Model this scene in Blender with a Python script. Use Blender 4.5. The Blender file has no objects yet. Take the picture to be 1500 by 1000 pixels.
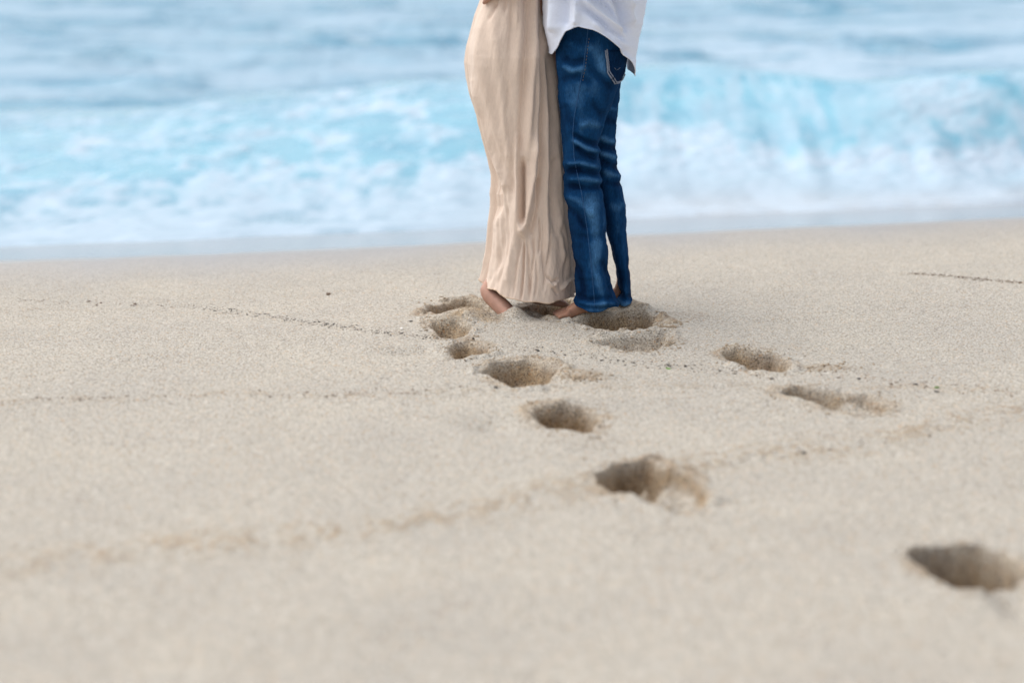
import bpy, bmesh, math, random
import numpy as np
from mathutils import Vector
from mathutils.bvhtree import BVHTree

random.seed(7)
rng = np.random.default_rng(7)
scene = bpy.context.scene
COL = scene.collection
R = math.radians

# ------------------------------------------------------------------ camera geometry
FPX = 70.0 / 36.0 * 1500.0
CH = 1.54
PITCH = math.atan(700.0 / FPX)
cp, sp = math.cos(PITCH), math.sin(PITCH)

def ray(px, py):
    a, b = (px - 750.0) / FPX, (500.0 - py) / FPX
    return Vector((a, cp + b * sp, -sp + b * cp))

def at(px, py, Y):
    """point of the picture at depth Y"""
    d = ray(px, py)
    t = Y / d.y
    return Vector((d.x * t, Y, CH + d.z * t))

def G(px, py, z=0.0):
    """point of the picture on the level z"""
    d = ray(px, py)
    t = (z - CH) / d.z
    return Vector((d.x * t, d.y * t, z))

# ------------------------------------------------------------------ numpy noise
def _hash(ix, iy, seed):
    h = (ix.astype(np.int64) * 374761393 + iy.astype(np.int64) * 668265263 + seed * 982451653) & 0xffffffff
    h = ((h ^ (h >> 13)) * 1274126177) & 0xffffffff
    h = ((h ^ (h >> 16)) * 2246822519) & 0xffffffff
    return ((h ^ (h >> 15)) & 0xffff) / 65535.0

def vnoise(x, y, seed=0):
    x0, y0 = np.floor(x), np.floor(y)
    fx, fy = x - x0, y - y0
    fx = fx * fx * fx * (fx * (fx * 6 - 15) + 10)
    fy = fy * fy * fy * (fy * (fy * 6 - 15) + 10)
    a, b = _hash(x0, y0, seed), _hash(x0 + 1, y0, seed)
    c, d = _hash(x0, y0 + 1, seed), _hash(x0 + 1, y0 + 1, seed)
    return (a * (1 - fx) + b * fx) * (1 - fy) + (c * (1 - fx) + d * fx) * fy

def fbm(x, y, seed=0, octs=4, gain=0.5):
    s = np.zeros_like(x, dtype=float); amp = 1.0; tot = 0.0
    ca, sa = math.cos(0.6), math.sin(0.6)
    for o in range(octs):
        s += amp * vnoise(x, y, seed + o * 17)
        tot += amp; amp *= gain
        x, y = (x * ca - y * sa) * 2.03 + 11.3, (x * sa + y * ca) * 2.03 - 5.7
    return s / tot

def sstep(a, b, x):
    t = np.clip((x - a) / (b - a), 0, 1)
    return t * t * (3 - 2 * t)

def seg_dist(px, py, pts):
    """distance of arrays px, py to a polyline, with the arc parameter 0..1"""
    best = np.full(np.shape(px), 1e9); par = np.zeros(np.shape(px))
    n = len(pts) - 1
    for i in range(n):
        (x0, y0), (x1, y1) = pts[i], pts[i + 1]
        dx, dy = x1 - x0, y1 - y0
        L = dx * dx + dy * dy + 1e-12
        t = np.clip(((px - x0) * dx + (py - y0) * dy) / L, 0, 1)
        d = np.hypot(px - x0 - t * dx, py - y0 - t * dy)
        m = d < best
        best = np.where(m, d, best); par = np.where(m, (i + t) / n, par)
    return best, par

# ------------------------------------------------------------------ object helpers
def link(name, me, mat=None, parent=None):
    o = bpy.data.objects.new(name, me)
    COL.objects.link(o)
    if mat is not None and me is not None:
        me.materials.clear(); me.materials.append(mat)
    if parent is not None:
        o.parent = parent
        o.matrix_parent_inverse = parent.matrix_world.inverted()
    return o

def tag(o, label=None, cat=None, group=None, kind=None):
    if label: o['label'] = label
    if cat: o['category'] = cat
    if group: o['group'] = group
    if kind: o['kind'] = kind
    return o

def empty(name, loc):
    o = bpy.data.objects.new(name, None)
    o.location = loc
    COL.objects.link(o)
    bpy.context.view_layer.update()
    return o

def np_mesh(name, V, F, N=None, attrs=None):
    """mesh from vertex array V (n,3) and quad array F (m,4)"""
    me = bpy.data.meshes.new(name)
    k = F.shape[1]
    me.vertices.add(len(V)); me.vertices.foreach_set('co', np.ascontiguousarray(V, dtype=np.float32).ravel())
    me.loops.add(F.size); me.loops.foreach_set('vertex_index', np.ascontiguousarray(F, dtype=np.int32).ravel())
    me.polygons.add(len(F)); me.polygons.foreach_set('loop_start', np.arange(0, F.size, k, dtype=np.int32))
    me.update(calc_edges=True)
    me.polygons.foreach_set('use_smooth', np.ones(len(F), dtype=bool))
    for an, arr in (attrs or {}).items():
        a = me.attributes.new(an, 'FLOAT', 'POINT')
        a.data.foreach_set('value', np.ascontiguousarray(arr, dtype=np.float32))
    if N is not None:
        me.normals_split_custom_set_from_vertices([tuple(n) for n in N.tolist()])
    me.validate()
    return me

def subset(V, F, N, attrs, mask, off=(0, 0, 0)):
    f = F[mask]
    u, inv = np.unique(f, return_inverse=True)
    f2 = inv.reshape(f.shape)
    return V[u] - np.array(off), f2, (N[u] if N is not None else None), {k: a[u] for k, a in attrs.items()}

def grid_faces(nx, ny):
    i = np.arange(nx * ny).reshape(ny, nx)
    return np.stack([i[:-1, :-1], i[:-1, 1:], i[1:, 1:], i[1:, :-1]], -1).reshape(-1, 4)

def grid_normals(P):
    gx = np.gradient(P, axis=1); gy = np.gradient(P, axis=0)
    n = np.cross(gx, gy)
    n /= np.linalg.norm(n, axis=2, keepdims=True) + 1e-12
    return n

# ------------------------------------------------------------------ material helpers
class NT:
    def __init__(self, name):
        self.m = bpy.data.materials.new(name)
        self.m.use_nodes = True
        self.t = self.m.node_tree
        self.t.nodes.clear()
        self.out = self.t.nodes.new('ShaderNodeOutputMaterial')
        self.p = self.n('ShaderNodeBsdfPrincipled')
        self.l(self.p.outputs[0], self.out.inputs[0])
    def n(self, ty, **kw):
        nd = self.t.nodes.new(ty)
        for k, v in kw.items(): setattr(nd, k, v)
        return nd
    def l(self, a, b): self.t.links.new(a, b)
    def set(self, sock, v):
        if hasattr(v, 'is_output'): self.l(v, sock)
        else: sock.default_value = v
    def pos(self): return self.n('ShaderNodeNewGeometry').outputs['Position']
    def objc(self): return self.n('ShaderNodeTexCoord').outputs['Object']
    def attr(self, name):
        return self.n('ShaderNodeAttribute', attribute_name=name).outputs['Fac']
    def mapping(self, vec, scale=(1, 1, 1), rot=(0, 0, 0)):
        m = self.n('ShaderNodeMapping'); self.l(vec, m.inputs[0])
        m.inputs['Scale'].default_value = scale; m.inputs['Rotation'].default_value = rot
        return m.outputs[0]
    def noise(self, vec, scale, detail=3, rough=0.5):
        n = self.n('ShaderNodeTexNoise'); self.l(vec, n.inputs['Vector'])
        n.inputs['Scale'].default_value = scale; n.inputs['Detail'].default_value = detail
        n.inputs['Roughness'].default_value = rough
        return n.outputs['Fac']
    def voro(self, vec, scale):
        n = self.n('ShaderNodeTexVoronoi'); self.l(vec, n.inputs['Vector'])
        n.inputs['Scale'].default_value = scale
        return n.outputs['Distance'], n.outputs['Color']
    def sep(self, c):
        s = self.n('ShaderNodeSeparateColor'); self.l(c, s.inputs[0]); return s.outputs
    def ramp(self, fac, stops, interp='LINEAR'):
        r = self.n('ShaderNodeValToRGB'); self.l(fac, r.inputs[0])
        cr = r.color_ramp; cr.interpolation = interp
        while len(cr.elements) < len(stops): cr.elements.new(0.5)
        for e, (p, c) in zip(cr.elements, stops):
            e.position = p
            e.color = (c, c, c, 1) if isinstance(c, (int, float)) else (*c, 1)
        return r.outputs[0]
    def mix(self, fac, a, b, mode='MIX'):
        m = self.n('ShaderNodeMix', data_type='RGBA', blend_type=mode)
        self.set(m.inputs[0], fac)
        for s, v in ((m.inputs[6], a), (m.inputs[7], b)):
            if isinstance(v, tuple) and len(v) == 3: v = (*v, 1)
            self.set(s, v)
        return m.outputs[2]
    def math(self, op, a, b=0.0, clamp=False):
        m = self.n('ShaderNodeMath', operation=op, use_clamp=clamp)
        self.set(m.inputs[0], a); self.set(m.inputs[1], b)
        return m.outputs[0]
    def bump(self, h, strength, dist, prev=None):
        b = self.n('ShaderNodeBump'); self.l(h, b.inputs['Height'])
        b.inputs['Strength'].default_value = strength; b.inputs['Distance'].default_value = dist
        if prev is not None: self.l(prev, b.inputs['Normal'])
        return b.outputs[0]
    def P(self, **kw):
        for k, v in kw.items():
            s = self.p.inputs[k.replace('_', ' ')]
            if isinstance(v, tuple) and len(v) == 3 and s.type == 'RGBA': v = (*v, 1)
            self.set(s, v)

def sand_material():
    M = NT('sand')
    pos = M.pos()
    d1, c1 = M.voro(pos, 320)
    g = M.sep(c1)
    grains = M.ramp(g[0], [(0.0, (.17, .15, .13)), (.08, (.28, .25, .215)), (.24, (.445, .405, .355)),
                           (.6, (.50, .46, .405)), (.82, (.60, .565, .51)), (.93, (.52, .39, .26)), (.97, (.66, .63, .59))], 'CONSTANT')
    d2, c2 = M.voro(pos, 95)
    g2 = M.sep(c2)
    coarse = M.attr('coarse')
    # larger sparse grains, orange shell bits and pale ones
    thr = M.math('SUBTRACT', 0.90, M.math('MULTIPLY', coarse, 0.45))
    big = M.math('MULTIPLY', M.math('GREATER_THAN', g2[1], thr), M.math('LESS_THAN', d2, 0.42))
    bigc = M.ramp(g2[2], [(0, (.48, .29, .15)), (.35, (.40, .27, .17)), (.55, (.22, .185, .15)), (.7, (.62, .60, .57)), (.85, (.55, .38, .24))], 'CONSTANT')
    col = M.mix(M.math('MULTIPLY', big, 0.5), grains, bigc)
    big_n = M.noise(pos, 2.2, 4, .6)
    tone = M.ramp(big_n, [(.25, (.93, .93, .94)), (.75, (1.06, 1.05, 1.03))])
    col = M.mix(1.0, col, tone, 'MULTIPLY')
    med = M.noise(pos, 38, 3, .6)
    col = M.mix(1.0, col, M.ramp(med, [(.3, (.94, .935, .93)), (.7, (1.04, 1.04, 1.04))]), 'MULTIPLY')
    col = M.mix(M.math('MULTIPLY', coarse, 0.6), col, M.mix(1.0, col, (.76, .655, .53), 'MULTIPLY'))
    col = M.mix(1.0, col, (1.015, 1.025, 1.01), "MULTIPLY")
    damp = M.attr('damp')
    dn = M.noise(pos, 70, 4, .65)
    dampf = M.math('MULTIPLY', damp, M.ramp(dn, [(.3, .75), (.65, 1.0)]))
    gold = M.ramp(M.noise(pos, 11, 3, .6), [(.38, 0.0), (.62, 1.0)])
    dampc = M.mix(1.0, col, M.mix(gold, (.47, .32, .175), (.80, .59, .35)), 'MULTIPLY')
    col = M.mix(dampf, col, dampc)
    wet = M.attr('wet')
    col = M.mix(wet, col, (.27, .265, .27))
    ro = M.math('SUBTRACT', 0.95, M.math('MULTIPLY', wet, 0.80))
    M.P(Base_Color=col, Roughness=ro, Specular_IOR_Level=M.math('ADD', .3, M.math('MULTIPLY', wet, .4)))
    dry = M.math('SUBTRACT', 1.0, M.math('MULTIPLY', wet, 0.92))
    h = M.math('MULTIPLY', M.math('ADD', M.math('MULTIPLY', M.math('SUBTRACT', 0.6, d1), 0.5), M.math('MULTIPLY', M.noise(pos, 130, 3, .7), 0.8)), dry)
    n1 = M.bump(h, 0.8, 0.003)
    n2 = M.bump(M.math('MULTIPLY', M.noise(pos, 26, 4, .6), dry), 0.35, 0.012, n1)
    M.l(n2, M.p.inputs['Normal'])
    return M.m

def water_material():
    M = NT('sea_water')
    pos = M.pos()
    foam = M.attr('foam'); shal = M.attr('shallow')
    deep = (.085, .265, .390)
    turq = (.150, .415, .545)
    wc = M.mix(shal, deep, turq)
    nz = M.noise(M.mapping(pos, (1, 2.5, 1)), 1.4, 4, .6)
    wc = M.mix(1.0, wc, M.ramp(nz, [(.3, (.82, .88, .92)), (.7, (1.15, 1.1, 1.06))]), 'MULTIPLY')
    wc = M.mix(M.attr('film'), wc, (.44, .48, .52))
    fn = M.noise(pos, 9, 5, .65)
    ff = M.math('MULTIPLY', foam, M.ramp(fn, [(.25, .55), (.6, 1.0)]))
    col = M.mix(ff, wc, (.50, .60, .695))
    ro = M.math('ADD', 0.14, M.math('MULTIPLY', ff, 0.6))
    M.P(Base_Color=col, Roughness=ro, IOR=1.33)
    b = M.bump(M.noise(M.mapping(pos, (1, 2.0, 1)), 4.5, 4, .6), 0.16, 0.05)
    b = M.bump(M.noise(pos, 30, 4, .7), 0.2, 0.01, b)
    M.l(b, M.p.inputs['Normal'])
    return M.m

def cloth_material(name, col, dark, weave, slub=False, rough=.9, trans=0.0, crinkle=0.4, cdist=.004):
    M = NT(name)
    pos = M.objc()
    n = M.noise(pos, 9, 4, .6)
    c = M.mix(M.ramp(n, [(.3, 0.0), (.7, 1.0)]), dark, col)
    fine = M.noise(M.mapping(pos, (1, 1, 6) if slub else (1, 1, .25)), weave, 3, .7)
    c = M.mix(1.0, c, M.ramp(fine, [(.3, .93), (.7, 1.04)]), 'MULTIPLY')
    M.P(Base_Color=c, Roughness=rough, Specular_IOR_Level=.2, Sheen_Weight=.25, Sheen_Roughness=.5)
    b = M.bump(M.noise(M.mapping(pos, (1, 1, .18) if not slub else (1, 1, .5)), 42, 4, .6), crinkle, cdist)
    b = M.bump(fine, .25, .0015, b)
    M.l(b, M.p.inputs['Normal'])
    if trans:
        tr = M.n('ShaderNodeBsdfTranslucent'); M.set(tr.inputs[0], c)
        mx = M.n('ShaderNodeMixShader'); mx.inputs[0].default_value = trans
        M.l(M.p.outputs[0], mx.inputs[1]); M.l(tr.outputs[0], mx.inputs[2]); M.l(mx.outputs[0], M.out.inputs[0])
    return M.m

def denim_material():
    M = NT('blue_denim')
    pos = M.objc()
    fade = M.attr('fade')
    n = M.noise(M.mapping(pos, (1, 1, .5)), 11, 5, .65)
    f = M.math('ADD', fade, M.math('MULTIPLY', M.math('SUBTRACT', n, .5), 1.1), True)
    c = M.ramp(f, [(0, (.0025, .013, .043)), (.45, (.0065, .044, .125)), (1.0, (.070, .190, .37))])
    th = M.noise(M.mapping(pos, (1, 1, .12)), 420, 2, .7)
    c = M.mix(1.0, c, M.ramp(th, [(.3, .66), (.7, 1.34)]), 'MULTIPLY')
    M.P(Base_Color=c, Roughness=.9, Specular_IOR_Level=.04)
    b = M.bump(M.noise(pos, 34, 4, .6), .4, .006)
    b = M.bump(th, .3, .001, b)
    M.l(b, M.p.inputs['Normal'])
    return M.m

def simple(name, col, rough=.8, var=.15, scale=60, sss=0.0, bump=.2, bd=.002):
    M = NT(name)
    pos = M.objc()
    n = M.noise(pos, scale, 4, .6)
    c = M.mix(1.0, (*col, 1), M.ramp(n, [(.3, 1 - var), (.7, 1 + var)]), 'MULTIPLY')
    M.P(Base_Color=c, Roughness=rough, Specular_IOR_Level=.35)
    if sss: M.P(Subsurface_Weight=sss, Subsurface_Radius=(.012, .005, .003), Subsurface_Scale=.4)
    M.l(M.bump(n, bump, bd), M.p.inputs['Normal'])
    return M.m

MS = sand_material()
MW = water_material()
M_DRESS = cloth_material('beige_crinkled_cloth', (.83, .675, .56), (.79, .63, .515), 180, crinkle=.25, trans=.10)
M_SHIRT = cloth_material('white_slub_cotton', (.77, .82, .94), (.74, .79, .92), 160, slub=True, crinkle=.25)
M_DENIM = denim_material()
M_THREAD = simple('pale_thread', (.22, .25, .32), .8, .2, 300)
M_TAN = simple('tan_thread', (.15, .12, .09), .8, .2, 300)
M_SEAM = simple('faded_seam', (.018, .075, .19), .8, .25, 200)
M_HEM = simple('dress_hem_cloth', (.62, .47, .345), .9, .1, 200)
M_SKIN = simple('tanned_skin', (.47, .265, .195), .5, .10, 50, .15)
M_SKIN2 = simple('brown_skin', (.36, .185, .12), .5, .12, 50, .15)
M_HAIR = simple('dark_hair', (.035, .022, .015), .5, .3, 120)
M_DARKWEED = simple('dark_seaweed', (.028, .022, .018), .6, .4, 300)
M_GREENWEED = simple('green_seaweed', (.12, .27, .035), .6, .3, 300)
M_BROWNWEED = simple('dry_brown_weed', (.12, .075, .045), .8, .4, 300)
M_SHELL = simple('pale_shell', (.72, .68, .63), .5, .1, 200)
M_CRUMB = None

# ------------------------------------------------------------------ the sand
ZSEA = -0.5
sh_pts = [(-300, 400), (0, 386), (300, 374), (600, 362), (750, 355), (950, 346), (1200, 334), (1500, 321), (1800, 310)]
sh_w = [G(px, py, -0.06) for px, py in sh_pts]
shX = np.array([p.x for p in sh_w]); shY = np.array([p.y for p in sh_w])
def Yshore(X): return np.interp(X, shX, shY)

def beach_base(X, Y):
    d = Y - Yshore(X)
    z = -0.06 - 0.125 * np.maximum(d, 0) - 0.02 * np.maximum(d, 0) ** 1.0
    up = sstep(-2.2, 0.0, d)
    z = np.where(d > 0, z, -0.06 * up)
    z = np.maximum(z, -1.6 - 0 * z)
    return z

# each print: centre and half extents measured on the ground, heading, depth and floor
# (outline in the photograph x0, y0, x1, y1, lean, depth, deep end -1 left .. 1 right, dampness)
prints = [
    # label, outline in the photograph, depth, deep end (-1 left .. 1 right), dampness, rim
    ('deep dark footprint pit just behind the raised heel of the woman', [(618, 457), (630, 445), (652, 436), (684, 432), (703, 437), (722, 447), (734, 455), (700, 460), (650, 460)], .13, 0, 1.0, .010),
    ('golden scooped footprint in front of the smooth sand mound by the heel', [(628, 466), (646, 471), (668, 471), (694, 478), (684, 493), (665, 498), (649, 496), (639, 487), (631, 476)], .085, -.5, .75, .010),
    ('dark brown footprint under the hem of the beige dress, between the couple', [(761, 445), (783, 440), (815, 434), (841, 430), (843, 445), (830, 461), (812, 465), (790, 459), (770, 453)], .085, 0, .95, .010),
    ('wide footprint with crumbling rim right in front of the jeans hem', [(839, 472), (854, 466), (873, 461), (908, 457), (943, 457), (961, 468), (956, 477), (937, 486), (905, 486), (873, 481), (854, 477)], .085, .2, .9, .016),
    ('wide shallow grey footprint, second one in front of the jeans', [(868, 502), (886, 496), (918, 493), (950, 491), (975, 489), (987, 498), (969, 509), (953, 517), (918, 516), (892, 510)], .055, .3, .35, .012),
    ('small crumbly footprint nearest the fine debris line left of centre', [(656, 508), (668, 502), (687, 501), (706, 505), (727, 515), (713, 520), (694, 522), (678, 528), (662, 526), (656, 517)], .075, -.4, .9, .010),
    ('angular footprint with a crumb trail on its right, middle of the left track', [(704, 543), (719, 533), (745, 530), (777, 526), (796, 532), (823, 540), (819, 550), (803, 563), (790, 571), (761, 571), (745, 566), (728, 557)], .10, -.2, .85, .010),
    ('rounded dark footprint standing alone between two larger ones of the left track', [(780, 598), (796, 597), (822, 595), (847, 596), (866, 601), (882, 611), (876, 622), (871, 636), (854, 640), (838, 632), (822, 629), (799, 629), (788, 618)], .12, .2, .95, .008),
    ('large two-lobed footprint, brown left half and pale grey right half', [(872, 696), (902, 682), (949, 677), (972, 689), (1001, 694), (1030, 707), (1042, 722), (1036, 741), (1019, 749), (983, 749), (956, 742), (929, 729), (899, 723), (877, 711)], .13, -.62, .95, .008),
    ('nearest dark blurred footprint at the right edge of the sand', [(1328, 806), (1355, 803), (1391, 799), (1432, 804), (1468, 813), (1494, 829), (1506, 849), (1490, 860), (1446, 865), (1405, 863), (1376, 851), (1348, 829)], .22, 0, 1.0, .006),
    ('compact dark footprint farthest along the right hand track', [(1056, 517), (1078, 512), (1110, 515), (1137, 517), (1154, 531), (1160, 544), (1146, 547), (1115, 546), (1092, 542), (1072, 530)], .10, .2, .95, .008),
    ('long narrow shallow footprint with pale floor on the right track', [(1144, 574), (1169, 569), (1205, 573), (1237, 577), (1273, 579), (1300, 592), (1313, 601), (1282, 606), (1251, 605), (1223, 599), (1205, 596), (1174, 588), (1153, 582)], .105, -.7, .7, .006),
]
PR = []
for lab, poly, dep, dd, damp, rim in prints:
    wp = [(G(a, b).x, G(a, b).y) for a, b in poly]
    xs_ = [q[0] for q in wp]; ys_ = [q[1] for q in wp]
    c = Vector(((min(xs_) + max(xs_)) / 2, (min(ys_) + max(ys_)) / 2, 0))
    PR.append(dict(lab=lab, c=c, hx=(max(xs_) - min(xs_)) / 2, hy=(max(ys_) - min(ys_)) / 2, poly=wp, dep=dep, dd=dd, damp=damp, rim=rim))

def poly_sdf(x, y, wp):
    """signed distance to a closed outline, positive inside"""
    d, _ = seg_dist(x, y, wp + [wp[0]])
    ins = np.zeros(x.shape, bool)
    n = len(wp)
    for i in range(n):
        (x0, y0), (x1, y1) = wp[i], wp[(i + 1) % n]
        cr_ = ((y0 > y) != (y1 > y)) & (x < (x1 - x0) * (y - y0) / (y1 - y0 + 1e-12) + x0)
        ins ^= cr_
    return np.where(ins, d, -d)

def axis(lo, hi, step, out_lo, out_hi, g=1.14):
    core = np.arange(lo, hi + step * .5, step)
    left = []; s = step; v = lo
    while v > out_lo:
        s *= g; v -= s; left.append(v)
    right = []; s = step; v = core[-1]
    while v < out_hi:
        s *= g; v += s; right.append(v)
    return np.array(left[::-1] + list(core) + right)

def two_step(a, b, c, d, fine, mid, out_lo, out_hi):
    """fine steps in b..c, medium steps in a..b and c..d, growing steps beyond"""
    core = np.concatenate([np.arange(a, b, mid), np.arange(b, c, fine), np.arange(c, d, mid)])
    left = []; s = mid; v = a
    while v > out_lo: s *= 1.16; v -= s; left.append(v)
    right = []; s = mid; v = core[-1]
    while v < out_hi: s *= 1.16; v += s; right.append(v)
    return np.array(left[::-1] + list(core) + right)

gx = two_step(-2.6, -0.65, 1.32, 2.7, .0065, .014, -320, 320)
gy = two_step(2.9, 3.9, 7.15, 9.6, .0065, .014, -320, 60)
X, Y = np.meshgrid(gx, gy)
near = (np.abs(X) < 4) & (Y > 2) & (Y < 12)
Z = beach_base(X, Y)
# slow undulation, small unevenness
Z += np.where(near, (fbm(X * .9, Y * .9, 3, 3) - .5) * .008 + (fbm(X * 5, Y * 5, 5, 4) - .5) * .007, 0) * (1 - sstep(-.6, .4, Y - Yshore(X)) * .85)
fade_in = np.where(near, 1.0, 0.0)
micro = (fbm(X * 38, Y * 38, 9, 3) - .5)
COARSE = np.zeros_like(X); DAMP = np.zeros_like(X)
ridge_amt = np.zeros_like(X)
# tide lines: low crinkled ridges of coarser sand
tl = [
    ([(-60, 838), (0, 826), (200, 806), (420, 783), (640, 755), (760, 730), (860, 706), (960, 688), (1080, 670), (1240, 652), (1360, 628), (1500, 602), (1560, 594)], .085, .007, 1.0),
    ([(-60, 596), (0, 590), (150, 582), (330, 578), (520, 577), (700, 572), (900, 567), (1100, 566), (1300, 568), (1560, 576)], .035, .004, .55),
    ([(-60, 440), (0, 437), (140, 444), (280, 448), (400, 462), (500, 478), (600, 490), (700, 500)], .025, .003, .3),
    ([(-60, 446), (100, 434), (300, 422), (480, 414), (640, 408)], .05, .003, .2),
]
TLW = []
for pts, w, h, co in tl:
    wp = [(G(a, b).x, G(a, b).y) for a, b in pts]
    TLW.append(wp)
    d, _ = seg_dist(X, Y + (fbm(X * 5, Y * 0, 31, 3) - .5) * .10, wp)
    k = np.exp(-(d / w) ** 2) * fade_in
    brk = .45 * fbm(X * 14, Y * 14, 41, 3) + .55 * fbm(X * 55, Y * 40, 43, 2)
    Z += k * h * (.4 + 1.4 * (brk - .3))
    COARSE = np.maximum(COARSE, k * co * sstep(.44, .62, brk))

IDX = np.full(X.shape, -1)
HOLE = np.zeros_like(X)
for k, p in enumerate(PR):
    ux, uy = X - p['c'].x, Y - p['c'].y
    box = (np.abs(ux) < p['hx'] * 2.6) & (np.abs(uy) < p['hy'] * 2.6)
    ii = np.where(box.any(1))[0]; jj = np.where(box.any(0))[0]
    sl = np.s_[ii[0]:ii[-1] + 1, jj[0]:jj[-1] + 1]
    x, y = X[sl], Y[sl]
    u = (x - p['c'].x) / p['hx']; v = (y - p['c'].y) / p['hy']
    sd_ = poly_sdf(x, y, p['poly'])
    sd_ = sd_ + (fbm(x * 12, y * 8, 50 + k, 3) - .5) * .030 + (fbm(x * 45, y * 45, 80 + k, 2) - .5) * .010
    wall = .030 + .02 * vnoise(x * 9, y * 9, 60 + k)
    wall = wall * (.5 if p['dep'] > .15 else .75 if abs(p['dd']) > .6 else 1.0)
    inside = sstep(0.0, 1.0, sd_ / wall)
    # uneven floor: deep end, pressed ball and heel, slumped sand at the near side
    fl = 1.0
    if p['dd'] != 0:
        uq = u + .35 * v + (fbm(x * 13, y * 13, 230 + k, 3) - .5) * .9
        fl = 1 - (.60 if abs(p['dd']) > .6 else .6 * abs(p['dd'])) * sstep(-.20, .35, -np.sign(p['dd']) * uq)
    fl = fl * (1 - .30 * sstep(.0, .9, -v))
    n_fl = (fbm(x * 14, y * 14, 110 + k, 3) - .5) * .020 + (fbm(x * 60, y * 60, 130 + k, 2) - .5) * .010
    dz = -(.85 + 1.5 * max(0, p['dep'] - .12)) * p['dep'] * inside * fl + n_fl * inside
    rimk = np.exp(-((sd_ + .018) / .020) ** 2)
    rn = fbm(x * 14, y * 14, 150 + k, 3)
    dz += rimk * p['rim'] * (sstep(.35, .75, rn) * 1.6) + rimk * (fbm(x * 60, y * 60, 170 + k, 2) - .5) * .009
    Z[sl] += dz
    HOLE[sl] = np.maximum(HOLE[sl], inside)
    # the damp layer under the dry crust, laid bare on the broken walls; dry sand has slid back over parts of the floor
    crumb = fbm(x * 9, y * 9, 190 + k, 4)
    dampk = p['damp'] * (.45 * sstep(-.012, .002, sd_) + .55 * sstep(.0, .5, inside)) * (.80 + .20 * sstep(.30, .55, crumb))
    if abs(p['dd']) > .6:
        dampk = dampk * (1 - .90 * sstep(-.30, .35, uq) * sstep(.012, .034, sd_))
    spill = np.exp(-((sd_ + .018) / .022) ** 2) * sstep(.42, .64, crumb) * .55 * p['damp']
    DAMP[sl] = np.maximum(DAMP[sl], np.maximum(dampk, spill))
    IDX[sl] = np.where((sd_ > -.012) & (IDX[sl] < 0), k, IDX[sl])

# mounds and thrown-up sand: (px, py, half width px, half depth px, height, damp)
mounds = [
    (680, 467, 40, 5.5, .046, .75), (715, 470, 26, 5, .016, .6), (755, 466, 18, 6, .046, .25), (800, 476, 40, 6, .010, .1),
    (862, 462, 30, 8, .024, .55), (925, 452, 26, 7, .034, .8), (975, 473, 22, 6, .018, .7),
    (975, 500, 18, 8, .012, .45), (850, 552, 40, 9, .012, .5), (722, 620, 40, 12, -.026, 0),
    (592, 514, 46, 5, -.022, 0), (330, 640, 60, 14, .010, 0), (1290, 740, 80, 20, .012, 0), (200, 520, 70, 8, .008, 0), (1180, 470, 80, 8, -.010, 0), (480, 900, 120, 30, .012, 0), (1210, 540, 46, 6, .006, .35), (840, 590, 60, 10, .010, .05),
    (955, 775, 90, 12, .008, .05), (840, 645, 60, 12, .012, .1), (1090, 590, 60, 14, .010, 0), (1492, 885, 30, 22, -.03, .0),
    (920, 690, 50, 8, .006, .2), (1120, 508, 60, 5, .006, .1), (1010, 462, 40, 8, .010, .15),
]
for k, (px, py, wx, wy, h, dm) in enumerate(mounds):
    c = G(px, py)
    hx = G(px + wx, py).x - c.x
    hy = G(px, py - wy).y - c.y
    q = np.exp(-((X - c.x) / hx) ** 2 - ((Y - c.y) / hy) ** 2)
    q = q * (1 - .9 * np.clip(HOLE, 0, 1))
    lum = .75 + .5 * fbm(X * 16, Y * 16, 210 + k, 3)
    Z += q * h * lum
    DAMP = np.maximum(DAMP, sstep(.15, .7, q) * dm * (.55 + .45 * sstep(.35, .6, fbm(X * 20, Y * 20, 240 + k, 3))))
Z += fade_in * micro * (.0025 + .005 * np.clip(HOLE + DAMP, 0, 1)) * (1 - sstep(-.5, .2, Y - Yshore(X)))
dsh = Y - Yshore(X) + (fbm(X * 1.3, Y * .4, 300, 4) - .5) * .5
WET = sstep(-.75, .45, dsh)
# a faint film of moisture reaching up the slope
POSG = np.stack([X, Y, Z], -1)
NRM = grid_normals(POSG).reshape(-1, 3)
V = POSG.reshape(-1, 3); F = grid_faces(len(gx), len(gy))
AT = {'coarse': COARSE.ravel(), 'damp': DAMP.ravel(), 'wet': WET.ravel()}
fid = IDX.ravel()[F].max(1)

def ground_z(x, y):
    i = min(max(int(np.searchsorted(gy, y)), 1), len(gy) - 1); j = min(max(int(np.searchsorted(gx, x)), 1), len(gx) - 1)
    a = (x - gx[j - 1]) / (gx[j] - gx[j - 1]); b = (y - gy[i - 1]) / (gy[i] - gy[i - 1])
    return float((Z[i - 1, j - 1] * (1 - a) + Z[i - 1, j] * a) * (1 - b) + (Z[i, j - 1] * (1 - a) + Z[i, j] * a) * b)

v, f, n, a = subset(V, F, NRM, AT, fid < 0)
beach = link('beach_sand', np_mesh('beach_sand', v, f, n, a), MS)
tag(beach, 'pale dry sand beach sloping down to the surf', 'sand', kind='structure')
for k, p in enumerate(PR):
    c = (p['c'].x, p['c'].y, 0.0)
    v, f, n, a = subset(V, F, NRM, AT, fid == k, c)
    if len(f) == 0: continue
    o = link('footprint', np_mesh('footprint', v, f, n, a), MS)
    o.location = c
    tag(o, p['lab'], 'footprint', 'footprints trodden into the dry sand')

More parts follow.
